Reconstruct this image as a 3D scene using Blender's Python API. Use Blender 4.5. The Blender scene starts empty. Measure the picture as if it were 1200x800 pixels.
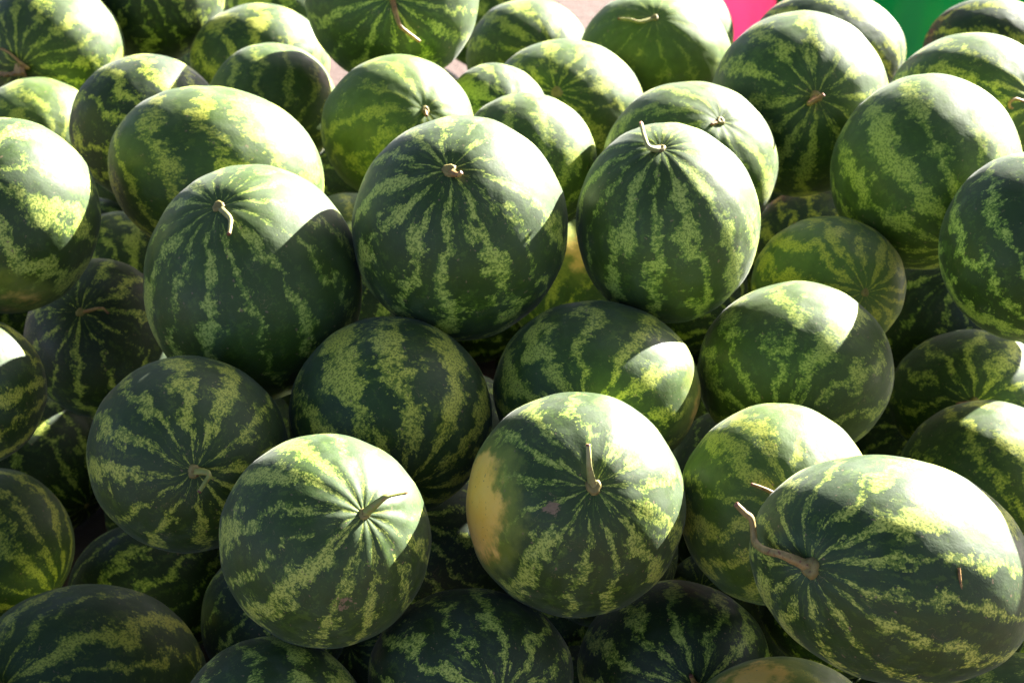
import bpy, bmesh, math, random
from mathutils import Vector, Matrix, noise as mnoise
R = math.radians
scene = bpy.context.scene

# ------------------------------------------------------------------ camera
cd = bpy.data.cameras.new('camera')
cd.sensor_width = 36.0
cd.lens = 18.0 / math.tan(R(15))
cd.clip_end = 400
cd.dof.use_dof = True
cd.dof.focus_distance = 2.2
cd.dof.aperture_fstop = 9.0
cam = bpy.data.objects.new('camera', cd)
scene.collection.objects.link(cam)
cam.location = (0, 0, 1.985)
cam.rotation_euler = (R(60), 0, 0)
scene.camera = cam

# ------------------------------------------------------------------ sky and sun
SUN_AZ, SUN_EL = R(45.9), R(24.4)          # azimuth clockwise from +Y (the way the camera looks)
world = bpy.data.worlds.new('World')
scene.world = world
world.use_nodes = True
wn = world.node_tree.nodes
bg = wn['Background']
sky = wn.new('ShaderNodeTexSky')
sky.sky_type = 'NISHITA'
sky.sun_disc = False
sky.sun_elevation = SUN_EL
sky.sun_rotation = SUN_AZ
sky.air_density = 0.25
sky.dust_density = 1.2
sky.ozone_density = 0.0
world.node_tree.links.new(sky.outputs[0], bg.inputs[0])
bg.inputs[1].default_value = 0.05
sd = bpy.data.lights.new('sun', 'SUN')
sd.energy = 5.0
sd.angle = R(0.53)
sd.color = (1.0, 0.96, 0.88)
sun = bpy.data.objects.new('sun', sd)
scene.collection.objects.link(sun)
sv = Vector((math.sin(SUN_AZ) * math.cos(SUN_EL), math.cos(SUN_AZ) * math.cos(SUN_EL), math.sin(SUN_EL)))
sun.rotation_euler = sv.to_track_quat('Z', 'Y').to_euler()
sun.location = sv * 20
vs = scene.view_settings
vs.view_transform = 'Standard'
vs.look = 'None'
vs.gamma = 1.0
vs.exposure = 3.1
vs.use_curve_mapping = False
scene.cycles.max_bounces = 4
scene.cycles.diffuse_bounces = 3
scene.cycles.glossy_bounces = 2

# ------------------------------------------------------------------ helpers
def link(o, parent=None):
    scene.collection.objects.link(o)
    if parent is not None:
        o.parent = parent
    return o

def tag(o, label, cat=None, group=None, kind=None):
    if label: o['label'] = label
    if cat: o['category'] = cat
    if group: o['group'] = group
    if kind: o['kind'] = kind
    return o

class NT:
    """small builder for shader maths"""
    def __init__(s, name):
        s.m = bpy.data.materials.new(name)
        s.m.use_nodes = True
        s.t = s.m.node_tree
        s.b = s.t.nodes['Principled BSDF']
    def put(s, sock, v):
        if hasattr(v, 'is_output'): s.t.links.new(v, sock)
        elif v is not None: sock.default_value = v
    def math(s, op, a, b=None, c=None, clamp=False):
        n = s.t.nodes.new('ShaderNodeMath'); n.operation = op; n.use_clamp = clamp
        for i, v in enumerate((a, b, c)):
            if v is not None: s.put(n.inputs[i], v)
        return n.outputs[0]
    def add(s, a, b): return s.math('ADD', a, b)
    def sub(s, a, b): return s.math('SUBTRACT', a, b)
    def mul(s, a, b): return s.math('MULTIPLY', a, b)
    def vmath(s, op, a, b=None, scale=None):
        n = s.t.nodes.new('ShaderNodeVectorMath'); n.operation = op
        s.put(n.inputs[0], a)
        if b is not None: s.put(n.inputs[1], b)
        if scale is not None: s.put(n.inputs['Scale'], scale)
        return n.outputs['Value'] if op in ('DOT_PRODUCT', 'LENGTH', 'DISTANCE') else n.outputs['Vector']
    def attr(s, name, typ='OBJECT', out='Fac'):
        n = s.t.nodes.new('ShaderNodeAttribute'); n.attribute_type = typ; n.attribute_name = name
        return n.outputs[out]
    def noise(s, vec, scale, detail=2.0, rough=0.5, out='Fac'):
        n = s.t.nodes.new('ShaderNodeTexNoise'); n.noise_dimensions = '3D'
        s.put(n.inputs['Vector'], vec); n.inputs['Scale'].default_value = scale
        n.inputs['Detail'].default_value = detail; n.inputs['Roughness'].default_value = rough
        return n.outputs[out]
    def voro_edge(s, vec, scale):
        n = s.t.nodes.new('ShaderNodeTexVoronoi'); n.feature = 'DISTANCE_TO_EDGE'
        s.put(n.inputs['Vector'], vec); n.inputs['Scale'].default_value = scale
        return n.outputs['Distance']
    def step(s, v, a, b, lo=0.0, hi=1.0):
        n = s.t.nodes.new('ShaderNodeMapRange'); n.interpolation_type = 'SMOOTHSTEP'
        s.put(n.inputs['Value'], v); s.put(n.inputs['From Min'], a); s.put(n.inputs['From Max'], b)
        s.put(n.inputs['To Min'], lo); s.put(n.inputs['To Max'], hi)
        return n.outputs[0]
    def mix(s, f, a, b):
        n = s.t.nodes.new('ShaderNodeMix'); n.data_type = 'RGBA'
        s.put(n.inputs['Factor'], f)
        for sock, v in ((n.inputs['A'], a), (n.inputs['B'], b)):
            pass
        A = [q for q in n.inputs if q.type == 'RGBA']
        for sock, v in zip(A, (a, b)):
            s.put(sock, (*v, 1.0) if isinstance(v, tuple) and len(v) == 3 else v)
        return [q for q in n.outputs if q.type == 'RGBA'][0]
    def comb(s, x, y, z):
        n = s.t.nodes.new('ShaderNodeCombineXYZ')
        for i, v in enumerate((x, y, z)): s.put(n.inputs[i], v)
        return n.outputs[0]
    def sep(s, v):
        n = s.t.nodes.new('ShaderNodeSeparateXYZ'); s.put(n.inputs[0], v); return n.outputs
    def bump(s, h, strength, dist):
        n = s.t.nodes.new('ShaderNodeBump'); n.inputs['Strength'].default_value = strength
        n.inputs['Distance'].default_value = dist; s.put(n.inputs['Height'], h)
        s.put(s.b.inputs['Normal'], n.outputs[0])
    def set(s, **kw):
        for k, v in kw.items():
            k = k.replace('_', ' ')
            s.put(s.b.inputs[k], (*v, 1.0) if isinstance(v, tuple) and len(v) == 3 else v)
        return s.m
    def coord(s, out='Object'):
        return s.t.nodes.new('ShaderNodeTexCoord').outputs[out]

# ------------------------------------------------------------------ materials
def rind_material():
    n = NT('rind')
    rest = n.attr('rest', 'GEOMETRY', 'Vector')
    seed = n.attr('seed'); cnt = n.attr('stripes'); wid = n.attr('stripe_width')
    yel = n.attr('yellow'); lite = n.attr('lightness'); wob = n.attr('wobble')
    spot = n.attr('ground_spot', 'OBJECT', 'Vector'); spsz = n.attr('ground_spot_size')
    scar = n.attr('scar', 'OBJECT', 'Vector'); scsz = n.attr('scar_size')
    x, y, z = n.sep(rest)
    sv3 = n.comb(n.mul(seed, 13.1), n.mul(seed, 7.7), n.mul(seed, 3.3))
    ps = n.vmath('ADD', rest, sv3)
    rr = n.math('MAXIMUM', n.math('SQRT', n.add(n.mul(x, x), n.mul(y, y))), 0.002)
    phi = n.math('DIVIDE', n.math('ARCTAN2', y, x), 2 * math.pi)
    th = n.math('ARCCOSINE', n.math('MINIMUM', n.math('MAXIMUM', z, -0.9999), 0.9999))
    # noise space stretched round the fruit: feathers run across the stripes
    cu = n.comb(n.mul(n.math('DIVIDE', x, rr), 0.62), n.mul(n.math('DIVIDE', y, rr), 0.62), th)
    cu = n.vmath('ADD', cu, sv3)
    n1 = n.noise(ps, 1.5, 1)
    n2 = n.noise(ps, 4.5, 3, .6)
    n3 = n.noise(cu, 3.4, 2, .5)
    nf = n.noise(cu, 10.5, 6, .70)
    ng = n.noise(cu, 36, 4, .72)
    u = n.add(n.mul(phi, cnt), n.add(n.mul(n.sub(n1, .5), wob), n.mul(n.sub(n2, .5), 1.0)))
    u = n.add(u, seed)
    cell = n.math('FLOOR', u)
    cell = n.math('FLOORED_MODULO', cell, cnt)
    w = n.t.nodes.new('ShaderNodeTexWhiteNoise'); w.noise_dimensions = '2D'
    n.put(w.inputs['Vector'], n.comb(cell, n.mul(seed, 5.37), 0.0))
    rnd = w.outputs['Value']
    d = n.mul(n.math('ABSOLUTE', n.sub(n.math('FRACT', u), .5)), 2.0)
    env = n.step(rr, 0.02, 0.55, 0.30, 1.0)
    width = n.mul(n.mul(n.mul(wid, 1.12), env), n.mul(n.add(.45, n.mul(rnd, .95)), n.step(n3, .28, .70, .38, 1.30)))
    v = n.sub(width, d)
    v = n.add(v, n.mul(n.sub(nf, .5), 1.9))
    v = n.add(v, n.mul(n.sub(ng, .5), .95))
    # close to the ends the stripes fray into fine radial brush strokes
    na = n.noise(n.vmath('ADD', n.comb(n.mul(n.math('DIVIDE', x, rr), 7.5), n.mul(n.math('DIVIDE', y, rr), 7.5), n.mul(th, 2.4)), sv3), 1.0, 3, .65)
    v = n.add(v, n.mul(n.sub(na, .48), n.step(rr, .20, .85, 2.3, .30)))
    t1 = n.step(v, -.03, .05)
    t2 = n.step(n.add(v, n.mul(n.sub(ng, .5), 1.3)), .12, .30)
    lace = n.noise(ps, 48, 3, .65)
    t2 = n.mul(t2, n.step(lace, .40, .54, .10, 1.0))
    # dark rind: deep green with a fine lighter net
    nd = n.noise(ps, 6, 3, .6)
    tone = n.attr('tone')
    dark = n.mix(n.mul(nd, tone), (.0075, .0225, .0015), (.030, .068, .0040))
    wc = n.noise(ps, 5, 2, .6, 'Color')
    vein = n.voro_edge(n.vmath('ADD', n.vmath('SCALE', cu, scale=1.0), n.vmath('SCALE', wc, scale=.5)), 11)
    vn = n.mul(n.step(vein, .0, .05, 1.0, 0.0), n.mul(n.step(ng, .42, .68), .42))
    dark = n.mix(vn, dark, (.055, .12, .022))
    mid = n.mix(yel, (.075, .155, .010), (.120, .165, .007))
    light = n.mix(yel, (.42, .52, .105), (.58, .54, .048))
    # thin broken secondary lines between the main stripes
    v2 = n.add(n.sub(n.mul(n.sub(n3, .30), .55), n.sub(1.0, d)), n.add(n.mul(n.sub(nf, .5), 1.5), n.mul(n.sub(ng, .5), 1.3)))
    dark = n.mix(n.step(v2, .0, .22, 0.0, .6), dark, n.mix(.35, mid, dark))
    col = n.mix(t1, dark, mid)
    col = n.mix(t2, col, light)
    # paler fruits: overall lift toward green
    col = n.mix(n.mul(lite, n.add(.35, n.mul(nd, .5))), col, (.115, .190, .014))
    # pale ground spot
    dt = n.vmath('DOT_PRODUCT', rest, spot)
    sp = n.add(dt, n.add(n.mul(n.sub(n2, .5), .20), n.add(n.mul(n.sub(nf, .5), .16), n.mul(n.sub(v, .2), -.03))))
    s1 = n.step(n.sub(sp, spsz), -.14, .0)
    s2 = n.step(n.sub(sp, spsz), .0, .085)
    col = n.mix(n.mul(s1, .75), col, (.20, .24, .025))
    fleck = n.step(ng, .62, .68)
    cream = n.mix(n2, (.86, .46, .035), (.90, .62, .18))
    cream = n.mix(n.mul(fleck, .45), cream, (.28, .10, .03))
    col = n.mix(s2, col, cream)
    # corky scars
    ds = n.vmath('DISTANCE', rest, scar)
    sk = n.sub(n.add(scsz, n.add(n.mul(n.sub(nf, .5), .34), n.mul(n.sub(ng, .5), .16))), ds)
    k = n.step(sk, -.012, .012)
    k2 = n.mul(n.step(n.noise(ps, 7.5, 3, .75), .745, .765), 1.0)
    k = n.math('MAXIMUM', k, n.mul(k2, .8))
    col = n.mix(k, col, n.mix(ng, (.12, .075, .035), (.32, .22, .11)))
    # yellow-green glow right round the stem and the blossom end
    # stuck dirt and fine rub marks
    sc = n.voro_edge(n.vmath('ADD', n.vmath('MULTIPLY', ps, (1.0, 1.7, .8)), n.vmath('SCALE', wc, scale=.7)), 3.2)
    rub = n.mul(n.step(sc, .0, .007, 1.0, 0.0), n.step(n2, .50, .66, 0.0, .55))
    col = n.mix(rub, col, (.34, .24, .11))
    dirt = n.step(n.noise(ps, 23, 1, .5), .735, .765, 0.0, .7)
    col = n.mix(dirt, col, (.22, .15, .08))
    # waxy bloom and dust
    bl = n.noise(ps, 3.2, 4, .65)
    film = n.step(bl, .42, .74, .004, .045)
    streak = na
    film = n.add(film, n.step(streak, .60, .80, 0.0, .035))
    col = n.mix(film, col, (.42, .46, .46))
    rough = n.add(n.step(bl, .32, .70, .48, .74), n.mul(n.sub(ng, .5), .16))
    n.set(Base_Color=col, Roughness=rough, Specular_IOR_Level=.43)
    n.put(n.b.inputs['Sheen Weight'], .08)
    n.put(n.b.inputs['Sheen Roughness'], .40)
    h = n.add(n.mul(n.noise(ps, 40, 2, .6), .22), n.mul(n.noise(ps, 5, 1), 1.4))
    n.bump(h, .16, .006)
    return n.m

def stem_material(name, a, b, c):
    n = NT(name)
    p = n.coord()
    q = n.noise(p, 60, 4, .65); q2 = n.noise(p, 220, 3, .6)
    col = n.mix(n.step(q, .35, .65), a, b)
    col = n.mix(n.step(q2, .55, .72), col, c)
    n.set(Base_Color=col, Roughness=.6)
    n.bump(n.add(q, n.mul(q2, .5)), .5, .0015)
    return n.m

RIND = rind_material()
STEM_DRY = stem_material('stem_dry', (.38, .24, .07), (.25, .12, .035), (.09, .04, .015))
STEM_PALE = stem_material('stem_pale', (.36, .33, .13), (.26, .26, .08), (.26, .13, .045))
STEM_TAN = stem_material('stem_tan', (.36, .26, .09), (.25, .18, .05), (.18, .06, .025))
STEM_GREEN = stem_material('stem_green', (.30, .32, .07), (.22, .25, .05), (.36, .20, .07))
SCAR = stem_material('stem_scar', (.27, .22, .06), (.19, .15, .035), (.11, .055, .02))
TIP = stem_material('stem_tip', (.20, .075, .04), (.28, .12, .06), (.05, .02, .01))
def ground_material():
    n = NT('dusty_ground')
    p = n.coord()
    a = n.noise(p, 1.3, 5, .6); b = n.noise(p, 30, 5, .7)
    col = n.mix(a, (.085, .052, .042), (.115, .074, .060))
    col = n.mix(n.step(b, .5, .75, 0, .6), col, (.055, .034, .027))
    n.set(Base_Color=col, Roughness=.9)
    n.bump(b, .6, .01)
    return n.m
GROUND = ground_material()
def sack_material(name, a, b, rough):
    n = NT(name)
    p = n.coord()
    q = n.noise(p, 9, 4, .6)
    n.set(Base_Color=n.mix(q, a, b), Roughness=rough)
    # thin plastic: some of the light comes through
    tr = n.t.nodes.new('ShaderNodeBsdfTranslucent'); n.put(tr.inputs[0], n.mix(q, a, b))
    mx = n.t.nodes.new('ShaderNodeMixShader'); mx.inputs[0].default_value = .55
    out = n.t.nodes['Material Output']
    n.t.links.new(n.b.outputs[0], mx.inputs[1]); n.t.links.new(tr.outputs[0], mx.inputs[2]); n.t.links.new(mx.outputs[0], out.inputs[0])
    n.bump(n.noise(p, 45, 3, .6), .25, .004)
    return n.m
PINK = sack_material('pink_plastic', (.90, .24, .44), (.88, .18, .37), .45)
GREEN = sack_material('green_plastic', (.005, .21, .09), (.007, .28, .12), .25)
WHITE = sack_material('white_plastic', (.78, .74, .76), (.70, .66, .70), .4)
LEAF = stem_material('dead_leaf', (.52, .33, .16), (.42, .24, .11), (.26, .12, .05))

# ------------------------------------------------------------------ ground
def grid(name, x0, x1, y0, y1, nx, ny, f, mat):
    vs_, fs = [], []
    for j in range(ny + 1):
        for i in range(nx + 1):
            x = x0 + (x1 - x0) * i / nx; y = y0 + (y1 - y0) * j / ny
            vs_.append((x, y, f(x, y)))
    for j in range(ny):
        for i in range(nx):
            a = j * (nx + 1) + i
            fs.append((a, a + 1, a + nx + 2, a + nx + 1))
    me = bpy.data.meshes.new(name); me.from_pydata(vs_, [], fs); me.materials.append(mat)
    for p in me.polygons: p.use_smooth = True
    return me
g = link(bpy.data.objects.new('ground', grid('ground', -40, 40, -20, 80, 50, 60, lambda x, y: 0.0, GROUND)))
tag(g, None, kind='structure')

# ------------------------------------------------------------------ watermelons
# c centre, s half-axes of the slightly squashed fruit, rot its roll, p which way the end in view points
# (in the fruit's own tilted frame), t that end is (s)tem or (b)lossom
TILT = Matrix(((1, 0, 0), (0, math.cos(R(60)), -math.sin(R(60))), (0, math.sin(R(60)), math.cos(R(60)))))
MELONS = {
    'A': {"c": [-0.8352, 3.2622, 0.7088], "s": [0.1315, 0.1268, 0.1291], "rot": 0, "p": [-0.2, -0.341, 0.918], "t": "s", "stem": [[0.0025, -0.1298, 0.0063], [-0.0094, -0.1354, 0.0213], [-0.0256, -0.1299, 0.0319], [-0.0484, -0.114, 0.0446], [-0.0739, -0.0951, 0.0436]]},
    'B': {"c": [-0.6817, 3.4624, 0.7471], "s": [0.1357, 0.1292, 0.1324], "rot": 0, "p": [0.06, 0.05, 0.997], "t": "s"},
    'C': {"c": [-0.4696, 3.3347, 0.6551], "s": [0.1301, 0.1111, 0.1202], "rot": 0, "p": [0.098, -0.529, 0.843], "t": "b"},
    'D': {"c": [-0.4189, 3.0943, 0.6684], "s": [0.1148, 0.1133, 0.114], "rot": 0, "p": [0.143, -0.697, 0.702], "t": "b"},
    'E': {"c": [-0.2013, 3.0756, 0.8734], "s": [0.1452, 0.1409, 0.143], "rot": 0, "p": [0.05, -0.143, 0.989], "t": "s", "stem": [[0.0155, -0.1418, 0.0311], [0.0187, -0.1571, 0.018], [0.0309, -0.1612, 0.005], [0.0417, -0.1622, -0.0033], [0.0524, -0.1611, -0.0125]]},
    'F': {"c": [0.0326, 3.4329, 0.6281], "s": [0.1207, 0.1125, 0.1165], "rot": 0, "p": [0.338, -0.101, 0.936], "t": "b"},
    'G': {"c": [0.2636, 3.323, 0.6716], "s": [0.1421, 0.1231, 0.1322], "rot": 0, "p": [-0.056, 0.462, 0.885], "t": "s", "stem": [[-0.0161, -0.0798, 0.09], [-0.0349, -0.0807, 0.1], [-0.053, -0.0754, 0.1029], [-0.0739, -0.0674, 0.1015]]},
    'H': {"c": [0.3197, 3.6023, 0.6082], "s": [0.1224, 0.119, 0.1207], "rot": 0, "p": [0.167, -0.686, 0.709], "t": "b"},
    'I': {"c": [0.5654, 3.2393, 0.7145], "s": [0.1414, 0.1106, 0.1251], "rot": 0, "p": [0.829, -0.523, 0.199], "t": "b"},
    'J': {"c": [0.8999, 3.388, 0.6562], "s": [0.1253, 0.1028, 0.1135], "rot": 0, "p": [0.897, -0.203, 0.392], "t": "b"},
    'K': {"c": [0.4611, 2.8434, 0.7826], "s": [0.1437, 0.1478, 0.1457], "rot": 0, "p": [0.029, -0.046, 0.999], "t": "s", "stem": [[-0.0175, -0.1355, 0.0503], [-0.0099, -0.1488, 0.0629], [0.0006, -0.1523, 0.0714], [0.0115, -0.1528, 0.0799]]},
    'L': {"c": [0.7376, 2.846, 0.7741], "s": [0.1371, 0.1207, 0.1286], "rot": 0, "p": [0.55, 0.0, 0.835], "t": "s", "stem": [[0.0478, -0.0968, 0.0412], [0.0357, -0.1113, 0.0474], [0.0289, -0.113, 0.0566], [0.0387, -0.1073, 0.0613], [0.0533, -0.1043, 0.0558]]},
    'M': {"c": [0.6204, 2.6074, 0.7721], "s": [0.1407, 0.1458, 0.1433], "rot": -20, "p": [0.51, -0.661, 0.55], "t": "b"},
    'N': {"c": [0.7243, 2.3601, 0.7727], "s": [0.1302, 0.1337, 0.1319], "rot": 0, "p": [0.209, -0.841, 0.499], "t": "b"},
    'O': {"c": [-0.1809, 2.8058, 0.7545], "s": [0.1224, 0.117, 0.1196], "rot": 0, "p": [0.4, 0.163, 0.902], "t": "s", "stem": [[0.0535, -0.0875, 0.0583], [0.0501, -0.0983, 0.0658]]},
    'P': {"c": [-0.0284, 2.9379, 0.7135], "s": [0.0909, 0.0937, 0.0923], "rot": 0, "p": [0.312, -0.136, 0.94], "t": "b"},
    'Q': {"c": [0.093, 3.1114, 0.6595], "s": [0.1409, 0.1214, 0.1308], "rot": 0, "p": [-0.128, 0.111, 0.986], "t": "b"},
    'R': {"c": [0.0222, 2.673, 0.7545], "s": [0.1086, 0.1099, 0.1093], "rot": 0, "p": [0.096, -0.857, 0.506], "t": "b"},
    'S': {"c": [-0.0689, 2.3017, 0.8323], "s": [0.1457, 0.1503, 0.148], "rot": 0, "p": [-0.079, 0.45, 0.889], "t": "s", "stem": [[-0.0075, -0.0831, 0.1134], [-0.0006, -0.093, 0.1216], [0.005, -0.0951, 0.1262]]},
    'T': {"c": [0.2694, 2.6449, 0.766], "s": [0.1334, 0.1269, 0.1301], "rot": 0, "p": [0.272, 0.449, 0.851], "t": "s", "stem": [[0.0249, -0.0708, 0.0928], [0.0201, -0.0778, 0.1012]]},
    'U': {"c": [0.2103, 2.3207, 0.8293], "s": [0.1248, 0.1352, 0.1299], "rot": 0, "p": [-0.13, 0.701, 0.701], "t": "s", "stem": [[-0.0228, -0.0333, 0.1186], [-0.0312, -0.0365, 0.1286], [-0.0361, -0.0222, 0.1344], [-0.0396, 0.0169, 0.1403]]},
    'V': {"c": [0.4607, 2.4493, 0.6656], "s": [0.1118, 0.0994, 0.1054], "rot": 0, "p": [0.322, -0.138, 0.937], "t": "b"},
    'W': {"c": [0.5488, 3.0494, 0.4014], "s": [0.1288, 0.1257, 0.1272], "rot": 0, "p": [0.024, -0.244, 0.97], "t": "b"},
    'X': {"c": [0.3848, 2.2281, 0.6531], "s": [0.1321, 0.1206, 0.1262], "rot": 0, "p": [-0.263, -0.635, 0.727], "t": "b"},
    'Y': {"c": [0.7362, 2.5988, 0.3807], "s": [0.1336, 0.1077, 0.12], "rot": 0, "p": [-0.194, -0.051, 0.98], "t": "s", "stem": [[-0.0525, -0.1001, 0.0556], [-0.0553, -0.112, 0.0584]]},
    'Z': {"c": [0.6963, 2.3314, 0.4043], "s": [0.128, 0.1179, 0.1228], "rot": 0, "p": [0.343, -0.617, 0.708], "t": "b"},
    'AA': {"c": [0.3273, 1.96, 0.6202], "s": [0.1201, 0.1254, 0.1227], "rot": -20, "p": [0.037, 0.076, 0.996], "t": "s", "stem": [[-0.0093, -0.0947, 0.0745], [-0.0211, -0.1015, 0.0865], [-0.0344, -0.1005, 0.0931], [-0.0466, -0.0991, 0.097]]},
    'BB': {"c": [0.4281, 1.7292, 0.6914], "s": [0.1628, 0.1255, 0.1429], "rot": -17, "p": [-0.684, -0.152, 0.714], "t": "s", "stem": [[-0.1266, -0.073, 0.0716], [-0.1377, -0.0724, 0.0734], [-0.148, -0.0618, 0.069], [-0.1569, -0.0467, 0.0625], [-0.1618, -0.0271, 0.0573], [-0.1632, -0.0179, 0.0656], [-0.1664, -0.0136, 0.0797], [-0.1742, -0.0129, 0.0872], [-0.1839, -0.0107, 0.097]]},
    'CC': {"c": [0.0777, 1.9118, 0.6538], "s": [0.1337, 0.1368, 0.1353], "rot": 0, "p": [0.124, 0.227, 0.966], "t": "s", "stem": [[0.0114, -0.0904, 0.0987], [0.0107, -0.0987, 0.1183], [0.0095, -0.0971, 0.1324], [0.0085, -0.0911, 0.1458]]},
    'DD': {"c": [0.112, 2.1621, 0.6635], "s": [0.1369, 0.1177, 0.1269], "rot": 0, "p": [-0.157, -0.346, 0.925], "t": "b"},
    'EE': {"c": [-0.1589, 2.1211, 0.6467], "s": [0.1321, 0.1321, 0.1321], "rot": 0, "p": [0.203, -0.661, 0.722], "t": "b"},
    'FF': {"c": [-0.2218, 1.846, 0.6468], "s": [0.1256, 0.1266, 0.1261], "rot": 25, "p": [0.542, 0.111, 0.833], "t": "s", "stem": [[0.0632, -0.0632, 0.0946], [0.0735, -0.0682, 0.1051], [0.0839, -0.0628, 0.1083], [0.1012, -0.0453, 0.1009]]},
    'GG': {"c": [-0.4136, 2.044, 0.6386], "s": [0.1277, 0.1255, 0.1266], "rot": 0, "p": [0.222, -0.113, 0.968], "t": "s", "stem": [[0.0472, -0.1068, 0.0542], [0.0475, -0.1245, 0.0537], [0.0433, -0.1348, 0.047], [0.0367, -0.1434, 0.0392]]},
    'HH': {"c": [-0.3527, 2.2968, 0.7503], "s": [0.1478, 0.1618, 0.1547], "rot": 0, "p": [-0.213, 0.626, 0.75], "t": "s", "stem": [[-0.0148, -0.0512, 0.1374], [-0.0126, -0.0769, 0.1378], [-0.0095, -0.0945, 0.1342], [-0.0101, -0.1095, 0.1295]]},
    'II': {"c": [-0.437, 2.5737, 0.7864], "s": [0.1604, 0.1276, 0.143], "rot": -12, "p": [0.436, -0.865, 0.247], "t": "b"},
    'JJ': {"c": [-0.5916, 2.8535, 0.7366], "s": [0.123, 0.1189, 0.1209], "rot": 0, "p": [0.517, -0.326, 0.792], "t": "b"},
    'KK': {"c": [-0.8215, 3.0428, 0.6264], "s": [0.1125, 0.1125, 0.1125], "rot": 0, "p": [0.526, -0.434, 0.731], "t": "b"},
    'LL': {"c": [-0.7103, 2.4149, 0.7944], "s": [0.1296, 0.138, 0.1337], "rot": 0, "p": [-0.306, 0.27, 0.913], "t": "s"},
    'MM': {"c": [-0.6542, 2.6239, 0.4764], "s": [0.1162, 0.1257, 0.1209], "rot": 0, "p": [-0.047, 0.323, 0.945], "t": "s", "stem": [[0.0188, -0.0769, 0.0893], [0.0289, -0.0829, 0.1001], [0.0421, -0.0929, 0.0967]]},
    'NN': {"c": [-0.7394, 2.2069, 0.6335], "s": [0.1074, 0.104, 0.1057], "rot": 0, "p": [-0.914, -0.133, 0.383], "t": "b"},
    'OO': {"c": [-0.7683, 2.2914, 0.313], "s": [0.1197, 0.1159, 0.1178], "rot": 0, "p": [0.807, -0.556, 0.199], "t": "b"},
    'PP': {"c": [-0.5791, 2.0525, 0.2685], "s": [0.1577, 0.1248, 0.1403], "rot": -6, "p": [-0.623, -0.092, 0.777], "t": "s", "stem": [[-0.0716, -0.0821, 0.0701], [-0.0677, -0.0921, 0.0741]]},
    'QQ': {"c": [-0.2836, 1.736, 0.4565], "s": [0.1134, 0.1043, 0.1088], "rot": 0, "p": [0.357, -0.825, 0.438], "t": "b"},
    'RR': {"c": [-0.0498, 1.8096, 0.4703], "s": [0.1256, 0.1059, 0.1153], "rot": 0, "p": [0.273, -0.078, 0.959], "t": "b"},
    'SS': {"c": [0.2093, 1.9271, 0.389], "s": [0.1234, 0.1102, 0.1166], "rot": 0, "p": [0.161, -0.08, 0.984], "t": "s", "stem": [[0.0095, -0.0915, 0.065], [0.0096, -0.1, 0.0694]]},
    'TT': {"c": [0.3202, 1.7364, 0.4402], "s": [0.1169, 0.0935, 0.1046], "rot": 0, "p": [0.87, -0.196, 0.453], "t": "b"},
    'UU': {"c": [0.6151, 1.7757, 0.3916], "s": [0.1168, 0.1116, 0.1141], "rot": 0, "p": [0.0, -0.542, 0.84], "t": "b"},
    'VV': {"c": [-0.5663, 2.4079, 0.1454], "s": [0.1302, 0.1074, 0.1182], "rot": 0, "p": [-0.764, -0.614, 0.199], "t": "b"},
    'WW': {"c": [-0.3433, 2.1942, 0.2547], "s": [0.1062, 0.1111, 0.1087], "rot": 0, "p": [0.326, 0.722, 0.61], "t": "b"},
    'XX': {"c": [-0.0972, 2.2075, 0.3667], "s": [0.1118, 0.1069, 0.1093], "rot": 0, "p": [-0.543, 0.511, 0.666], "t": "b"},
    'YY': {"c": [-0.8192, 2.7702, 0.1371], "s": [0.1247, 0.1247, 0.1247], "rot": 0, "p": [0.738, -0.536, 0.41], "t": "b"},
    'ZZ': {"c": [0.7177, 2.8727, 0.374], "s": [0.1265, 0.1235, 0.125], "rot": 0, "p": [0.372, 0.619, 0.692], "t": "b"},
    'a2': {"c": [-0.6904, 2.969, 0.406], "s": [0.1111, 0.1111, 0.1111], "rot": 0, "p": [0.405, -0.378, 0.832], "t": "b"},
    'a3': {"c": [-0.2968, 3.0733, 0.3855], "s": [0.1175, 0.1175, 0.1175], "rot": 0, "p": [0.158, -0.5, 0.852], "t": "b"},
    'a4': {"c": [0.1109, 2.8389, 0.4491], "s": [0.1153, 0.1153, 0.1153], "rot": 0, "p": [-0.462, -0.65, 0.603], "t": "b"},
    'a5': {"c": [-0.2242, 2.7606, 0.4108], "s": [0.1107, 0.1107, 0.1107], "rot": 0, "p": [-0.154, -0.538, 0.828], "t": "b"},
    'a7': {"c": [-0.9962, 3.6243, 0.6358], "s": [0.1294, 0.1226, 0.126], "rot": 0, "p": [-0.197, 0.722, 0.663], "t": "b"},
    'a8': {"c": [-0.4645, 3.6616, 0.6219], "s": [0.1204, 0.1101, 0.1152], "rot": 0, "p": [-0.429, -0.594, 0.681], "t": "b"},
    'a9': {"c": [-0.0458, 3.8981, 0.5339], "s": [0.1209, 0.1099, 0.1153], "rot": 0, "p": [0.227, -0.633, 0.74], "t": "b"},
    'o1': {"c": [1.0066, 2.8559, 0.7728], "s": [0.1403, 0.1348, 0.1375], "rot": 0, "p": [-0.412, 0.153, 0.898], "t": "s"},
    'o2': {"c": [0.7614, 1.9586, 0.8189], "s": [0.1079, 0.1038, 0.1058], "rot": 0, "p": [-0.264, 0.294, 0.919], "t": "s"},
    'o3': {"c": [0.8245, 1.9945, 0.5296], "s": [0.1272, 0.1228, 0.125], "rot": 0, "p": [-0.448, 0.179, 0.876], "t": "s"},
    'o4': {"c": [1.0624, 3.1331, 0.8218], "s": [0.1295, 0.1207, 0.125], "rot": 0, "p": [0.091, 0.244, 0.966], "t": "s"},
    'o5': {"c": [-0.9764, 2.7068, 0.8431], "s": [0.1302, 0.1198, 0.1249], "rot": 0, "p": [0.3, 0.217, 0.929], "t": "s"},
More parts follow.
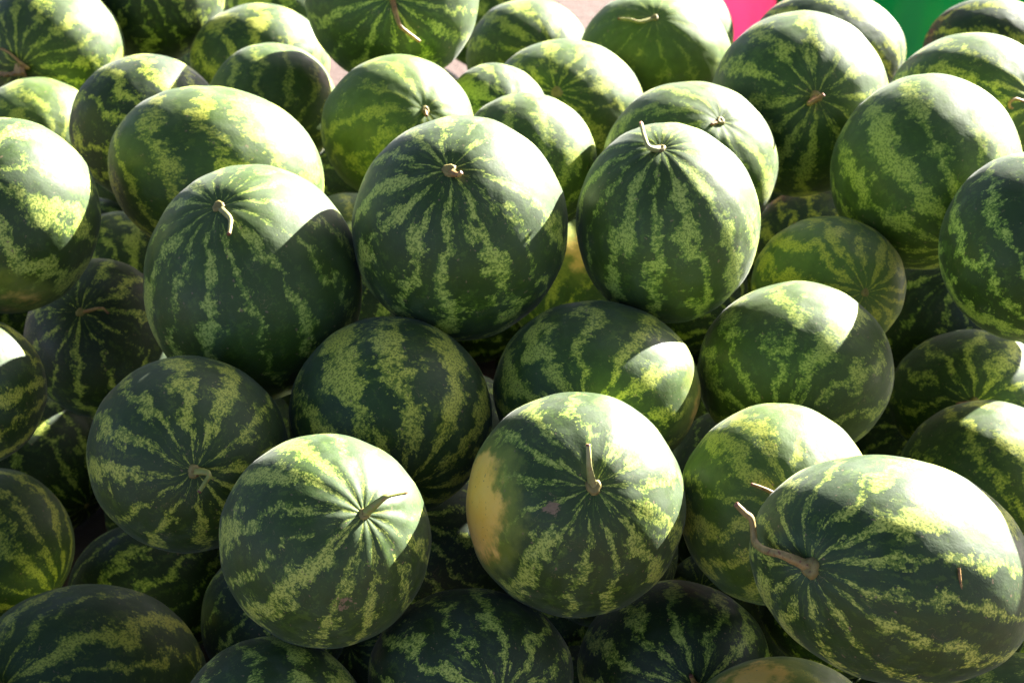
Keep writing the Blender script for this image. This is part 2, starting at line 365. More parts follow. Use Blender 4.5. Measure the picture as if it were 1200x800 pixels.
    'o6': {"c": [-0.9754, 2.3258, 0.7374], "s": [0.1272, 0.1225, 0.1249], "rot": 0, "p": [0.722, 0.288, 0.629], "t": "s"},
    'o7': {"c": [-0.9697, 2.1164, 0.5113], "s": [0.1285, 0.1216, 0.125], "rot": 0, "p": [0.759, 0.283, 0.586], "t": "s"},
    'o8': {"c": [0.8324, 2.1632, 0.8395], "s": [0.1092, 0.1071, 0.1081], "rot": 0, "p": [-0.42, 0.286, 0.861], "t": "s"},  # out of view, added to keep the sun off the round-knob melon
    'o9': {"c": [1.0513, 2.9973, 0.5451], "s": [0.1362, 0.1333, 0.1347], "rot": 0, "p": [0.109, 0.333, 0.937], "t": "s"},  # another unseen melon added to block sunlight on the round-knob one
    'b1': {"c": [0.6609, 2.8454, 0.1252], "s": [0.1213, 0.1213, 0.1213], "rot": 0, "p": [0.3, 0.3, 0.906], "t": "b"},
}
FILL = [
    [-0.7692, 3.7507, 0.107, 0.105], [0.2206, 3.5138, 0.107, 0.105], [-0.6734, 4.0488, 0.107, 0.105], [-0.633, 3.4239, 0.107, 0.105],
    [-0.5265, 3.6343, 0.1071, 0.1051], [-0.9683, 2.3232, 0.1072, 0.1052], [-0.8302, 3.0281, 0.1071, 0.1051], [-0.6581, 1.7177, 0.107, 0.105],
    [-0.0908, 3.8774, 0.1071, 0.1051], [-1.0423, 3.0471, 0.107, 0.105], [0.649, 3.3761, 0.1071, 0.1051], [-0.1958, 1.9375, 0.107, 0.105],
    [-0.9089, 3.9516, 0.107, 0.105], [-0.1254, 2.7244, 0.107, 0.105], [0.9894, 3.1877, 0.1071, 0.1051], [-0.1354, 1.6437, 0.107, 0.105],
    [-0.35, 2.7738, 0.1072, 0.1052], [-0.2321, 3.2177, 0.107, 0.105], [-0.869, 1.878, 0.107, 0.105], [0.0198, 1.9319, 0.1071, 0.1051],
    [0.8518, 3.0179, 0.107, 0.105], [-1.017, 3.6229, 0.107, 0.105], [0.8889, 2.1024, 0.107, 0.105], [-0.1328, 4.0911, 0.107, 0.105],
    [0.9541, 1.6281, 0.1071, 0.1051], [0.4367, 3.457, 0.1071, 0.1051], [-0.0452, 3.4701, 0.1071, 0.1051], [-0.4953, 3.2138, 0.1074, 0.1054],
    [0.2974, 1.9892, 0.107, 0.105], [-0.1939, 2.325, 0.1071, 0.1051], [0.0917, 2.3552, 0.1071, 0.1051], [-0.2834, 3.7056, 0.107, 0.105],
    [0.0711, 3.1659, 0.1071, 0.1051], [0.3198, 2.2791, 0.1079, 0.1059], [0.5378, 2.4475, 0.1071, 0.1051], [0.483, 3.1082, 0.1073, 0.1053],
    [-0.3605, 1.6526, 0.1076, 0.1056], [0.7534, 1.844, 0.1072, 0.1052], [0.6667, 2.0546, 0.107, 0.105], [-0.8923, 3.4427, 0.1074, 0.1054],
    [0.281, 2.684, 0.1076, 0.1056], [0.7388, 1.6329, 0.1073, 0.1053], [-0.332, 3.0103, 0.1075, 0.1055], [0.921, 3.4069, 0.1073, 0.1053],
    [0.9974, 2.5973, 0.1071, 0.1051], [-0.8702, 2.0904, 0.1081, 0.1061], [-1.0357, 2.6839, 0.1081, 0.1061], [-0.5363, 3.8739, 0.107, 0.105],
    [-0.3454, 3.9941, 0.1081, 0.1061], [-0.2908, 3.4679, 0.1095, 0.1075], [0.9018, 2.4003, 0.1094, 0.1074], [-0.9837, 1.6474, 0.1086, 0.1066],
    [-0.5894, 2.9705, 0.1079, 0.1059], [0.0458, 2.9216, 0.1075, 0.1055], [0.1001, 2.1421, 0.1088, 0.1068], [0.0998, 3.7328, 0.1114, 0.1094],
    [-0.3571, 2.5334, 0.1076, 0.1056], [0.0507, 2.5713, 0.1095, 0.1075], [0.5189, 2.2017, 0.1818, 0.1155], [0.3269, 2.9213, 0.1089, 0.1069],
    [0.9959, 1.9212, 0.1677, 0.113], [0.7683, 2.573, 0.1108, 0.1088], [-1.0193, 3.2555, 0.1802, 0.1161], [-0.4146, 1.8957, 0.1093, 0.1073],
    [-0.583, 2.679, 0.1107, 0.1087], [0.0786, 4.0432, 0.1096, 0.1076], [0.7654, 3.5456, 0.1758, 0.1107], [0.7599, 3.2008, 0.1701, 0.1081],
    [-0.7102, 3.2155, 0.1081, 0.1061], [-0.1492, 2.524, 0.1789, 0.1082], [0.9444, 2.7946, 0.1814, 0.1113], [-1.0334, 2.0074, 0.2165, 0.1057],
    [0.3277, 3.2535, 0.1686, 0.1151], [-1.0482, 4.095, 0.1829, 0.1077], [-0.7922, 3.597, 0.2498, 0.1051], [-0.0919, 3.6605, 0.2106, 0.1155],
    [0.3587, 2.4691, 0.218, 0.1057], [-1.0235, 2.4836, 0.2354, 0.1064], [-0.5124, 4.0916, 0.2381, 0.106], [0.071, 3.3375, 0.2385, 0.11],
    [0.9884, 2.2413, 0.2318, 0.1056], [-0.0042, 1.7586, 0.2271, 0.1058], [-0.9385, 3.7848, 0.246, 0.1131], [-0.1945, 2.8905, 0.2235, 0.1083],
    [-0.8283, 1.6919, 0.2477, 0.1058], [-0.4453, 3.39, 0.2528, 0.1162], [0.541, 1.9462, 0.2488, 0.1122], [-0.9891, 2.9082, 0.2597, 0.1072],
    [-0.4842, 1.7492, 0.2584, 0.111], [-0.8205, 4.0988, 0.2537, 0.1076], [-0.3906, 3.8156, 0.2578, 0.1092], [-0.0791, 3.1263, 0.2622, 0.1135],
    [-0.5321, 2.832, 0.2649, 0.1102], [0.0667, 2.7569, 0.2428, 0.1078], [0.1949, 3.0399, 0.2312, 0.1077], [-0.8074, 3.3057, 0.2756, 0.1065],
    [0.3345, 1.7505, 0.1082, 0.1062], [-0.1507, 3.3424, 0.2639, 0.1102], [0.4069, 2.7716, 0.2557, 0.1066], [-1.0349, 1.7865, 0.2614, 0.1054],
    [0.5795, 3.4875, 0.2757, 0.1072], [-1.0331, 3.4888, 0.2734, 0.1082], [0.8804, 1.7495, 0.2663, 0.1072], [0.544, 3.2634, 0.2586, 0.11],
    [0.4296, 1.6248, 0.2524, 0.1065], [-0.6535, 3.81, 0.2769, 0.108], [0.925, 3.2893, 0.2845, 0.1063], [-0.579, 3.1049, 0.2728, 0.1062],
    [0.3054, 2.1536, 0.2802, 0.1067], [-0.0249, 4.0038, 0.2923, 0.1051], [0.9976, 3.0495, 0.2665, 0.1051], [0.7931, 1.9998, 0.2823, 0.117],
    [0.974, 3.5205, 0.2783, 0.1057], [-0.4544, 2.5958, 0.2935, 0.1123], [0.1098, 2.4769, 0.2934, 0.1066], [-0.577, 3.5906, 0.3093, 0.1069],
    [0.9956, 2.4838, 0.2854, 0.1052], [0.2002, 1.6444, 0.2489, 0.1144], [0.3271, 3.4588, 0.2885, 0.1059], [-0.2658, 4.0692, 0.2945, 0.109],
    [-0.8359, 1.958, 0.3049, 0.11], [0.057, 3.5489, 0.3317, 0.1054], [-1.0067, 2.2254, 0.2923, 0.1067], [-0.2743, 3.5565, 0.3088, 0.1103],
    [-0.3183, 2.4174, 0.2834, 0.1075], [-0.9118, 3.1032, 0.3021, 0.1057], [-0.19, 3.8601, 0.3302, 0.1076], [-0.9911, 3.9764, 0.3579, 0.1103],
    [0.3643, 3.2651, 0.3882, 0.1069], [0.7195, 2.2877, 0.1237, 0.1064], [-0.9925, 2.6738, 0.3427, 0.1132], [0.0489, 3.8008, 0.3293, 0.1131],
    [0.7246, 3.3391, 0.3641, 0.1114], [-0.6381, 4.0108, 0.3951, 0.1098], [0.1062, 3.1709, 0.3891, 0.1145], [0.3945, 2.5978, 0.3871, 0.1088],
    [0.1242, 2.1707, 0.391, 0.1053], [-0.6405, 1.6765, 0.3954, 0.1082], [-0.6893, 3.4234, 0.4117, 0.1077], [-0.0823, 2.4559, 0.3908, 0.1088],
    [0.9815, 2.6835, 0.3647, 0.1052], [0.8264, 3.1108, 0.3803, 0.1084], [-0.3088, 3.2994, 0.4093, 0.1079], [-0.9689, 1.6225, 0.3913, 0.1058],
    [-1.0247, 3.2913, 0.402, 0.1077], [0.3062, 2.9424, 0.3873, 0.1064], [0.434, 2.0252, 0.423, 0.106], [-1.044, 3.6887, 0.4129, 0.1054],
    [0.3372, 2.3212, 0.4153, 0.1099], [0.9825, 2.129, 0.4133, 0.107],
]
LABEL = {
    'A': 'round watermelon with a long dry stem, a tan dead leaf lying against it',
    'B': 'dark shaded watermelon with faint radiating stripes behind the one with the dead leaf',
    'C': 'yellow-streaked watermelon with a sunlit shoulder behind a fully shaded smaller one',
    'D': 'fully shaded dull green watermelon in front of a sunlit yellow-streaked one',
    'E': 'large dark watermelon with a curved brown stem, at the back of the pile',
    'F': 'pale striped watermelon with bright sheen beside the patch of bare ground',
    'G': 'plain green almost unstriped watermelon with a long pale stem',
    'H': 'watermelon mostly hidden behind the plain green one, touching the pink sack',
    'I': 'shaded watermelon with yellow streaks between the pink sack and the green sack',
    'J': 'half-lit yellow-streaked watermelon on the far side of the green sack',
    'K': 'big watermelon with a star of yellow stripes round a short thick brown stem',
    'L': 'long-striped watermelon with a curled dry stem behind the palest blotchy one',
    'M': 'very pale watermelon with broad blotchy light green bands, no stem showing',
    'N': 'watermelon with wide jagged slanting bands leaning against the palest blotchy one',
    'O': 'light green blotchy watermelon below the large dark one with curved stem',
    'P': 'small watermelon wedged behind the one with a round brown blossom scar',
    'Q': 'watermelon with a round brown blossom scar and short spreading yellow stripes',
    'R': 'smooth half-lit watermelon between the broken-stub one and the blossom-scar one',
    'S': 'large dark watermelon with a broken red-brown stem stub ringed by thin stripes',
    'T': 'watermelon half covered in sun glare behind the one with an upright pale stem',
    'U': 'tall watermelon with an upright pale green stem standing on its shoulder',
    'V': 'yellow-mottled fully shaded watermelon in a hollow behind the blown-out sunlit one',
    'W': 'yellow-spotted watermelon with shade-darkened rind behind the yellow-mottled one',
    'X': 'watermelon with a dazzling sunlit top cut by a sharp slanting shadow',
    'Y': 'shaded watermelon with a round tan stem knob and stubby yellow stripes',
    'Z': 'watermelon with ragged yellow-green bands resting behind the big oval one',
    'AA': 'bright green watermelon with a flat broken brown stem, partly behind the big oval one',
    'BB': 'largest oval watermelon lying on its side with a long curving stem',
    'CC': 'watermelon with a big yellow ground spot and a short upright stem',
    'DD': 'shaded watermelon with one crisp patch of sunlight behind the yellow-spotted one',
    'EE': 'fully shaded watermelon with bold broken yellow stripes and no stem in view',
    'FF': 'furrowed watermelon with a short pointed stem and a brown scar below',
    'GG': 'shaded watermelon with a hooked stem hanging downward',
    'HH': 'tall watermelon with a short hanging sunlit stem and pale blotches near its base',
    'II': 'wide smooth olive watermelon lying across behind the tall one with hanging stem',
    'JJ': 'grey-green watermelon with a sharp edge of shadow across its top',
    'KK': 'pale hazy faintly striped watermelon just below the one with the dead leaf',
    'LL': 'watermelon with a bright lit side and ochre blotches on its shaded underside',
    'MM': 'dark watermelon in a deep hollow with a thin reddish twig-like stem',
    'NN': 'watermelon with blocky level stripes and a tiny white patch of sun',
    'OO': 'shaded watermelon with parallel slanting yellow-green stripes beside a black gap',
    'PP': 'wide oval shaded watermelon with a small tan stem scar and long curved stripes',
    'QQ': 'greyish watermelon with broad pale blotches beneath the furrowed one',
    'RR': 'dark shaded watermelon with short scattered stripes under the yellow-spotted one',
    'SS': 'very dark watermelon with a brown stem scar below the yellow-spotted one',
    'TT': 'yellowed watermelon peeking out beneath the largest oval one',
    'UU': 'grey-green watermelon under the blunt end of the largest oval one',
    'VV': 'watermelon with rind darkened for deep shade under the hooked-stem one',
    'WW': 'watermelon with shade-darkened rind barely showing behind the lower side of the furrowed one',
    'XX': 'watermelon with shade-darkened rind in the black gap between the furrowed and the yellow-spotted ones',
    'YY': 'watermelon with shade-darkened rind in the black gap behind the parallel-striped one',
    'ZZ': 'watermelon with shade-darkened rind in the black gap beside the yellow-mottled one',
    'a2': 'watermelon showing as a small dim patch above the reddish-stemmed dark one',
    'a3': 'yellowish watermelon glimpsed between the wide olive one and the broken-stub one',
    'a4': 'watermelon with a brownish yellow patch glimpsed between broken-stub and upright-stem ones',
    'a5': 'dull green watermelon glimpsed above the one with bold broken stripes',
    'a7': 'leafy green watermelon behind the one with the dead leaf',
    'a8': 'blurred striped watermelon behind the sunlit yellow-streaked one',
    'a9': 'blurred green watermelon beyond the large dark one with curved stem',
    'o1': 'watermelon beyond the curled-stem one at the outer edge of the pile',
    'o8': 'unseen shading watermelon added at the outer edge just behind the jagged slanting-banded one',
    'o9': 'unseen shading watermelon added lower down at the outer edge behind the round-knob one',
    'b1': 'watermelon with shade-darkened rind deep in the gap between the dazzling-topped one and the round-knob one',
    'o2': 'watermelon beside the round-knob one at the outer edge of the pile',
    'o3': 'watermelon beside the blunt end of the largest oval one',
    'o4': 'watermelon at the far outer corner behind the curled-stem one',
    'o5': 'watermelon at the outer edge beyond the pale hazy one',
    'o6': 'watermelon at the outer edge beside the ochre-blotched one',
    'o7': 'watermelon at the outer edge beside the parallel-striped one',
}
LOOK = {
    'A': {'stem': 'dry', 'y': 0.55, 'l': 0.3, 'w': 0.36},
    'B': {'w': 0.26, 'l': 0.0, 'y': 0.4},
    'C': {'y': 0.75, 'w': 0.45},
    'D': {'y': 0.6, 'w': 0.34, 'l': 0.4},
    'E': {'stem': 'dry', 'w': 0.3, 'y': 0.35, 'th': 0.0048},
    'F': {'y': 0.6, 'w': 0.42, 'l': 0.35},
    'G': {'w': 0.18, 'l': 0.95, 'y': 0.5, 'stem': 'pale', 'th': 0.0045},
    'I': {'y': 0.8, 'w': 0.42},
    'J': {'y': 0.8, 'w': 0.45},
    'K': {'n': 12, 'w': 0.4, 'y': 0.55, 'l': 0.25, 'th': 0.0055, 'stem': 'dry', 'knob': 0.012},
    'L': {'y': 0.6, 'w': 0.4, 'l': 0.25},
    'M': {'n': 13, 'w': 0.54, 'y': 0.4, 'l': 0.4, 'wob': 0.7, 'seed': 3.3},
    'N': {'n': 11, 'w': 0.5, 'y': 0.2, 'wob': 1.2},
    'O': {'w': 0.46, 'y': 0.7, 'l': 0.8, 'wob': 2.2},
    'Q': {'n': 12, 'w': 0.4, 'y': 0.6, 'l': 0.3, 'knob': 0.01},
    'R': {'l': 0.5, 'w': 0.4},
    'S': {'n': 13, 'w': 0.4, 'y': 0.3, 'stem': 'dry', 'th': 0.0055, 'knob': 0.012},
    'T': {'w': 0.36, 'l': 0.5},
    'U': {'n': 14, 'w': 0.42, 'y': 0.25, 'l': 0.35, 'stem': 'pale', 'th': 0.0052},
    'V': {'w': 0.55, 'y': 1.0, 'l': 0.7, 'wob': 2.2},
    'W': {'y': 1.0, 'w': 0.3, 'tone': 0.5, 'l': 0.0},  # rind toned down to paint in the shade it sits in
    'X': {'w': 0.42, 'y': 0.3, 'l': 0.4},
    'Y': {'n': 12, 'w': 0.38, 'y': 0.5, 'knob': 0.012},
    'Z': {'n': 10, 'w': 0.42, 'y': 0.7},
    'AA': {'w': 0.46, 'y': 0.7, 'l': 0.55, 'th': 0.004},
    'BB': {'n': 13, 'w': 0.4, 'y': 0.45, 'l': 0.0, 'stem': 'tan', 'th': 0.0062, 'knob': 0.015, 'wob': 1.0},
    'CC': {'n': 13, 'w': 0.36, 'y': 0.3, 'stem': 'pale', 'th': 0.0052, 'knob': 0.012, 'spot': (-0.93, 0.02, 0.36, 0.87), 'scar': (-0.24, 0.05, 0.97, 0.045)},
    'DD': {'n': 12, 'seed': 4.4, 'w': 0.46, 'y': 0.55, 'spot': (0.97, -0.2, 0.1, 0.95)},
    'EE': {'n': 11, 'seed': 6.2, 'w': 0.46, 'y': 0.7, 'l': 0.0, 'wob': 0.9},
    'FF': {'n': 13, 'w': 0.42, 'y': 0.35, 'stem': 'green', 'th': 0.0055, 'furrow': 0.02, 'scar': (0.25, -0.47, 0.84, 0.055)},
    'GG': {'n': 12, 'w': 0.42, 'y': 0.6, 'stem': 'green', 'th': 0.005, 'knob': 0.011},
    'HH': {'n': 14, 'w': 0.4, 'y': 0.25, 'l': 0.3, 'stem': 'pale', 'th': 0.005, 'knob': 0.011},
    'II': {'n': 12, 'w': 0.48, 'y': 0.75, 'l': 0.35, 'wob': 1.6},
    'JJ': {'n': 12, 'w': 0.36, 'y': 0.6},
    'KK': {'w': 0.45, 'y': 0.55, 'l': 0.6},
    'LL': {'n': 12, 'w': 0.4, 'y': 0.3, 'l': 0.12, 'spot': (0.2, -0.9, 0.4, 0.985)},
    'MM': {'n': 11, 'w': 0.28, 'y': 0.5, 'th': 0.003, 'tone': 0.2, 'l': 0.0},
    'NN': {'n': 11, 'seed': 2.6, 'w': 0.4, 'y': 0.7},
    'OO': {'n': 13, 'w': 0.36, 'y': 0.7},
    'PP': {'n': 13, 'w': 0.42, 'y': 0.8, 'knob': 0.013},
    'QQ': {'n': 11, 'w': 0.44, 'y': 0.35, 'l': 0.1},
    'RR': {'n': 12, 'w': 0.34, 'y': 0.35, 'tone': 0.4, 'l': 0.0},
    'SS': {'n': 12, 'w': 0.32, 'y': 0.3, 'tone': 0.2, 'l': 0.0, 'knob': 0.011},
    'TT': {'w': 0.55, 'y': 1.0, 'l': 1.0, 'spot': (-0.35, 0.8, 0.5, 0.9)},
    'UU': {'w': 0.4, 'y': 0.4},
    'b1': {'w': 0.2, 'y': 0.35, 'l': 0.0, 'tone': 0.25},  # rind darkened to stand in for the shade of its gap
    'VV': {'w': 0.24, 'y': 0.35, 'l': 0.0, 'tone': 0.25},  # rinds from here to ZZ darkened, gap shade put into the colour
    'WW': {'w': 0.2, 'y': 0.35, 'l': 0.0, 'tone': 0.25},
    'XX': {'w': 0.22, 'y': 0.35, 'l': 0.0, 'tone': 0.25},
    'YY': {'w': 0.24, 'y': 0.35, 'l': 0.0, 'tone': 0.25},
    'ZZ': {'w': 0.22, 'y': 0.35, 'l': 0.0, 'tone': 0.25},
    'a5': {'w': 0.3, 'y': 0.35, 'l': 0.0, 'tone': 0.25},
    'a4': {'y': 1.0, 'l': 0.5, 'w': 0.5, 'spot': (0, 0.55, 0.8, 0.93)},
    'a3': {'y': 0.9, 'l': 0.5},
}
GROUP = 'watermelons heaped in the pile'

def sphere_mesh(nu, nv):
    V = [(0, 0, 1)]
    for j in range(1, nv):
        t = math.pi * j / nv
        # rings bunch up a little toward the two ends
        t = t - .18 * math.sin(2 * t)
        for i in range(nu):
            a = 2 * math.pi * i / nu
            V.append((math.sin(t) * math.cos(a), math.sin(t) * math.sin(a), math.cos(t)))
    V.append((0, 0, -1))
    F = [(0, 1 + i, 1 + (i + 1) % nu) for i in range(nu)]
    for j in range(nv - 2):
        b = 1 + j * nu
        F += [(b + i, b + nu + i, b + nu + (i + 1) % nu, b + (i + 1) % nu) for i in range(nu)]
    b = 1 + (nv - 2) * nu; e = len(V) - 1
    F += [(e, b + (i + 1) % nu, b + i) for i in range(nu)]
    return V, F
SPH = sphere_mesh(88, 56)
SPH_LOW = sphere_mesh(40, 26)

def rind_mesh(name, sphere, xf, seed, stripes, furrow, lump=.02):
    V, F = sphere
    out = []
    off = Vector((seed * 3.1, seed * 1.7, seed * 5.3))
    for v in V:
        v = Vector(v)
        t = math.acos(max(-1, min(1, v.z))); a = math.atan2(v.y, v.x)
        r = 1 + lump * mnoise.noise(v * 1.4 + off) + .003 * mnoise.noise(v * 5 + off)
        r -= .035 * math.exp(-(t / .15) ** 2) + .022 * math.exp(-((math.pi - t) / .16) ** 2)
        s = math.sin(t)
        r += .0035 * s * math.cos(stripes * a + seed)
        r += furrow * math.cos(stripes * a + 1.3 * seed) * s * math.exp(-(t / .55) ** 2)
        out.append(xf @ (v * r))
    me = bpy.data.meshes.new(name)
    me.from_pydata([tuple(q) for q in out], [], F)
    at = me.attributes.new('rest', 'FLOAT_VECTOR', 'POINT')
    at.data.foreach_set('vector', [c for v in V for c in v])
    for p in me.polygons: p.use_smooth = True
    me.materials.append(RIND)
    return me

def tube_mesh(name, pts, rads, mats, seg=10, tip_from=None):
    # Catmull-Rom through the points
    P = [Vector(p) for p in pts]; Q = []; RR = []
    ext = [P[0] * 2 - P[1]] + P + [P[-1] * 2 - P[-2]]
    for i in range(len(P) - 1):
        p0, p1, p2, p3 = ext[i:i + 4]
        for k in range(6):
            t = k / 6
            Q.append(.5 * ((2 * p1) + (p2 - p0) * t + (2 * p0 - 5 * p1 + 4 * p2 - p3) * t * t + (3 * p1 - p0 - 3 * p2 + p3) * t ** 3))
            RR.append(rads[i] * (1 - t) + rads[i + 1] * t)
    Q.append(P[-1]); RR.append(rads[-1])
    V, F = [], []
    s1 = (Q[1] - Q[0]).orthogonal().normalized()
    for i, q in enumerate(Q):
        tg = (Q[min(i + 1, len(Q) - 1)] - Q[max(i - 1, 0)]).normalized()
        s1 = (s1 - tg * s1.dot(tg)).normalized(); s2 = tg.cross(s1)
        for k in range(seg):
            a = 2 * math.pi * k / seg
            rr = RR[i] * (1 + .14 * math.cos(5 * a + i * .15) + .10 * mnoise.noise(q * 260 + Vector((k, 0, 0))))
            V.append(q + s1 * math.cos(a) * rr + s2 * math.sin(a) * rr)
    for i in range(len(Q) - 1):
        for k in range(seg):
            F.append((i * seg + k, i * seg + (k + 1) % seg, (i + 1) * seg + (k + 1) % seg, (i + 1) * seg + k))
    c = len(V); V.append(Q[-1] - (Q[-1] - Q[-2]).normalized() * RR[-1] * .35)
    for k in range(seg): F.append(((len(Q) - 1) * seg + k, (len(Q) - 1) * seg + (k + 1) % seg, c))
    me = bpy.data.meshes.new(name); me.from_pydata([tuple(v) for v in V], [], F)
    for m_ in mats: me.materials.append(m_)
    nf = len(me.polygons)
    for i, p in enumerate(me.polygons):
        p.use_smooth = True
        if len(mats) > 1 and (i >= nf - seg or i // seg >= len(Q) - 2): p.material_index = 1
    return me

def disc_mesh(name, pos, nrm, rad, height, mat, hollow=.25, seed=0):
    # a little lumpy button with a sunken middle
    z = nrm.normalized(); x = z.orthogonal().normalized(); y = z.cross(x)
    V, F = [], []; prof = [(1.15, -.6), (1.0, .15), (.85, .75), (.6, 1.0), (.3, 1.0 - hollow)]
    seg = 18
    for r, h in prof:
        for k in range(seg):
            a = 2 * math.pi * k / seg
            q = 1 + .10 * math.sin(3 * a + seed) + .06 * math.sin(7 * a + 2 * seed)
            V.append(pos + (x * math.cos(a) + y * math.sin(a)) * rad * r * q + z * height * h)
    for j in range(len(prof) - 1):
        for k in range(seg):
            F.append((j * seg + k, j * seg + (k + 1) % seg, (j + 1) * seg + (k + 1) % seg, (j + 1) * seg + k))
    V.append(pos + z * height * (1 - 1.6 * hollow)); c = len(V) - 1
    for k in range(seg): F.append(((len(prof) - 1) * seg + k, (len(prof) - 1) * seg + (k + 1) % seg, c))
    me = bpy.data.meshes.new(name); me.from_pydata([tuple(v) for v in V], [], F); me.materials.append(mat)
    for p in me.polygons: p.use_smooth = True
    return me

rng = random.Random(11)
for key, M in MELONS.items():
    lk = LOOK.get(key, {})
    seed = lk.get('seed', rng.uniform(1, 9)); stripes = lk.get('n', rng.choice((11, 12, 12, 13, 14)))
    C = Vector(M['c']); S = Matrix.Diagonal(Vector(M['s']))
    fr = TILT @ Matrix.Rotation(R(M['rot']), 3, 'Z')
    p = Vector(M['p']).normalized()
    axis = p if M['t'] == 's' else -p
    Rp = axis.to_track_quat('Z', 'Y').to_matrix()
    xf = fr @ S @ Rp
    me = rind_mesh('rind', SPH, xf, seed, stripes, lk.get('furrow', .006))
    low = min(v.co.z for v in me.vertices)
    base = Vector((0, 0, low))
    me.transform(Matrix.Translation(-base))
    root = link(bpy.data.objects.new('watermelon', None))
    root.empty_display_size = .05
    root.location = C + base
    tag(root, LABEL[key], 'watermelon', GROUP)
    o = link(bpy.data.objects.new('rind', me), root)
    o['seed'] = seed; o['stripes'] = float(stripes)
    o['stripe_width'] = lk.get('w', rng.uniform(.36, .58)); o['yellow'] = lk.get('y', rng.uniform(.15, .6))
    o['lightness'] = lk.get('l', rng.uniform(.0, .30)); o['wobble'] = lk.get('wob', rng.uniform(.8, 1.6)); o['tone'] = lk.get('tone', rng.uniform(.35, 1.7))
    inv = (fr @ Rp).transposed()
    def todir(v):                       # a direction given in the fruit's tilted frame, in its rest space
        return list((Rp.transposed() @ Matrix.Rotation(-R(M['rot']), 3, 'Z') @ Vector(v)).normalized())
    o['ground_spot'] = todir(lk['spot'][:3]) if 'spot' in lk else [0.0, 0.0, 0.0]
    o['ground_spot_size'] = lk['spot'][3] if 'spot' in lk else 2.0
    o['scar'] = todir(lk['scar'][:3]) if 'scar' in lk else [9.0, 9.0, 9.0]
    o['scar_size'] = lk['scar'][3] if 'scar' in lk else 0.0
    # ends
    endp = (me.vertices[0].co if M['t'] == 's' else me.vertices[len(me.vertices) - 1].co).copy()
    nrm = (fr @ (Vector((p.x / M['s'][0], p.y / M['s'][1], p.z / M['s'][2])))).normalized()
    rs = .8 * lk.get('knob', .0085)
    if M['t'] == 's':
        k = link(bpy.data.objects.new('stem_scar', disc_mesh('stem_scar', endp, nrm, rs, rs * .55, SCAR, .2, seed)), root)
        if 'stem' in M:
            pts = [Vector(q) - base for q in M['stem']]
            pts[0] = endp - nrm * .002
            th = .74 * lk.get('th', .0042); m_ = len(pts)
            rads = [th * (1.35 if i == 0 else 1.0 - .35 * i / (m_ - 1)) for i in range(m_)]
            sm = {'dry': STEM_DRY, 'pale': STEM_PALE, 'green': STEM_GREEN, 'tan': STEM_TAN}[lk.get('stem', 'dry')]
            link(bpy.data.objects.new('stem', tube_mesh('stem', pts, rads, [sm, TIP])), root)
    else:
        link(bpy.data.objects.new('blossom_scar', disc_mesh('blossom_scar', endp, nrm, lk.get('knob', .006), .0022, lk.get('bm', SCAR), .5, seed)), root)

low_me = [rind_mesh('rind', SPH_LOW, Matrix.Diagonal(Vector((1, 1, 1.06))), q * 1.7, 11, .005) for q in (1, 2, 3)]
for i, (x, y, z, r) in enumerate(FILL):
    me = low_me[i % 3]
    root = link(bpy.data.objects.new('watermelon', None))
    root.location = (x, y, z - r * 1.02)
    tag(root, 'watermelon with shade-darkened rind buried deep inside the heap under the visible ones', 'watermelon', 'watermelons buried inside the heap')
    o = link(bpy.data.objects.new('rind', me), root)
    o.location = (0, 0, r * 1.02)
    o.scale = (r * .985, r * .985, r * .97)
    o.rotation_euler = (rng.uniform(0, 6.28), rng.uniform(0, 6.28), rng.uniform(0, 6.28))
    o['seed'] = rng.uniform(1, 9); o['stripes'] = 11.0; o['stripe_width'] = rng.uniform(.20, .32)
    o['yellow'] = rng.uniform(.1, .5); o['lightness'] = 0.0; o['wobble'] = 1.2; o['tone'] = .3  # low tone and thin stripes paint the shade inside the heap
    o['ground_spot'] = [0.0, 0.0, 0.0]; o['ground_spot_size'] = 2.0; o['scar'] = [9.0, 9.0, 9.0]; o['scar_size'] = 0.0
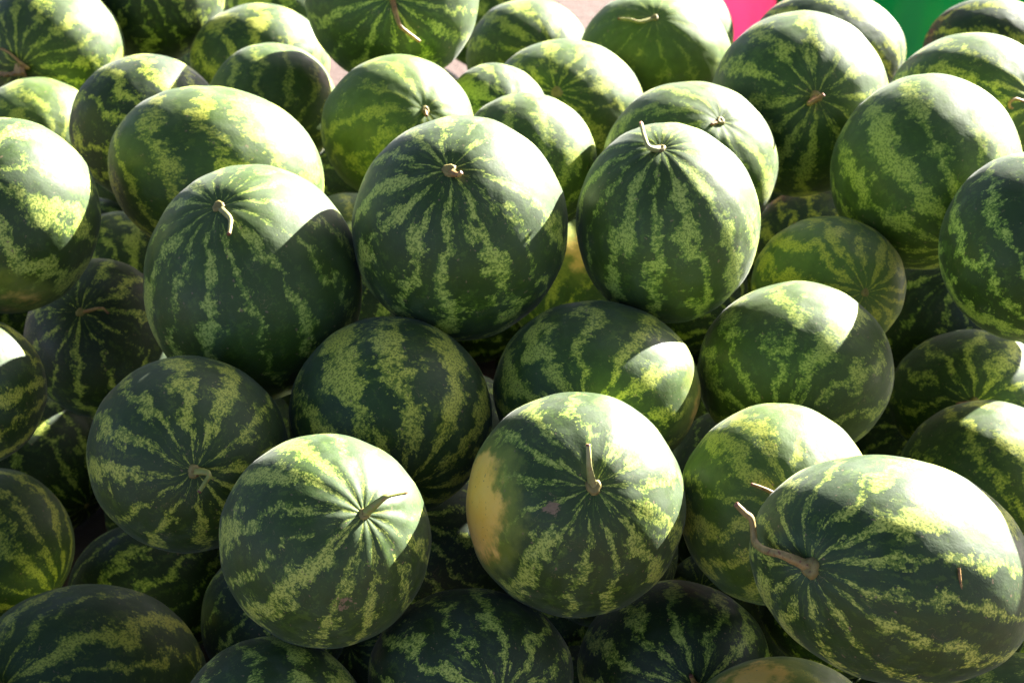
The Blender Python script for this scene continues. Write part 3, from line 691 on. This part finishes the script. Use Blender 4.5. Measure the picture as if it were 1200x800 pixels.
# ------------------------------------------------------------------ sacks behind the pile
def sack(name, c, half, mat, label, seed):
    V, F = sphere_mesh(96, 70)
    off = Vector((seed, seed * 2, seed * 3))
    out = []
    for v in V:
        v = Vector(v)
        p = Vector([math.copysign(abs(q) ** .72, q) for q in v])      # boxy cushion
        a = math.atan2(v.y, v.x)
        fold = mnoise.noise(Vector((math.cos(a) * 2.2, math.sin(a) * 2.2, v.z * .9)) + off)
        fold2 = mnoise.noise(Vector((math.cos(a) * 6, math.sin(a) * 6, v.z * 2.4)) + off)
        k = 1 + .12 * fold + .09 * (1 - abs(fold2) * 2.4)
        waist = 1 - .16 * max(0, v.z) ** 2
        out.append((p.x * half[0] * k * waist, p.y * half[1] * k * waist, max(-half[2] * .96, p.z * half[2] * (1 + .05 * fold)) + half[2] * .96))
    me = bpy.data.meshes.new(name); me.from_pydata(out, [], F); me.materials.append(mat)
    for p in me.polygons: p.use_smooth = True
    o = link(bpy.data.objects.new(name, me)); o.location = c
    return tag(o, label, 'sack')
sack('pink_sack', (.475, 4.22, .003), (.225, .21, .50), PINK, 'bright pink plastic sack standing on the ground behind the pile', 2.3)
sack('green_sack', (.97, 4.06, .003), (.36, .20, .48), GREEN, 'dark green plastic sack with folds standing behind the pile', 5.1)

# ------------------------------------------------------------------ dead leaf and twig
def leaf(name, P0, P1, P2, width):
    a, b, c = Vector(P0), Vector(P1), Vector(P2)
    V, F = [], []; nseg = 14
    up = Vector((.1, -.55, .83))
    for i in range(nseg + 1):
        t = i / nseg
        p = a * (1 - t) ** 2 + b * 2 * t * (1 - t) + c * t * t
        tg = ((b - a) * (1 - t) + (c - b) * t).normalized()
        sd_ = tg.cross(up).normalized(); nn = sd_.cross(tg)
        w = width * math.sin(math.pi * min(1, t * .96 + .03)) ** .7 * (1 + (.22 if i % 2 else -.18))
        for q, dz in ((-1, .006), (-.5, .0), (0, -.003), (.5, .001), (1, .008)):
            V.append(p + sd_ * w * q + nn * (dz + .003 * math.sin(5 * t + 3 * q)))
    for i in range(nseg):
        for k in range(4):
            F.append((i * 5 + k, i * 5 + k + 1, (i + 1) * 5 + k + 1, (i + 1) * 5 + k))
    me = bpy.data.meshes.new(name); me.from_pydata([tuple(v) for v in V], [], F); me.materials.append(LEAF)
    o = bpy.data.objects.new(name, me)
    md = o.modifiers.new('thickness', 'SOLIDIFY'); md.thickness = .0008
    return link(o)
lf = [[-0.9254, 3.1712, 0.7058], [-0.892, 3.1418, 0.7241], [-0.8509, 3.1278, 0.717]]
tag(leaf('dead_leaf', *lf, .017), 'small tan dead leaf with ragged edge caught between two watermelons', 'leaf')
tw = [[0.4693, 1.6182, 0.7766], [0.4704, 1.614, 0.7676], [0.4727, 1.6088, 0.7548]]
o = link(bpy.data.objects.new('twig', tube_mesh('twig', [Vector(q) for q in tw], [.0014, .0018, .0012], [STEM_DRY], 6)))
tag(o, 'short thin reddish twig stuck on the side of the largest oval watermelon', 'twig')
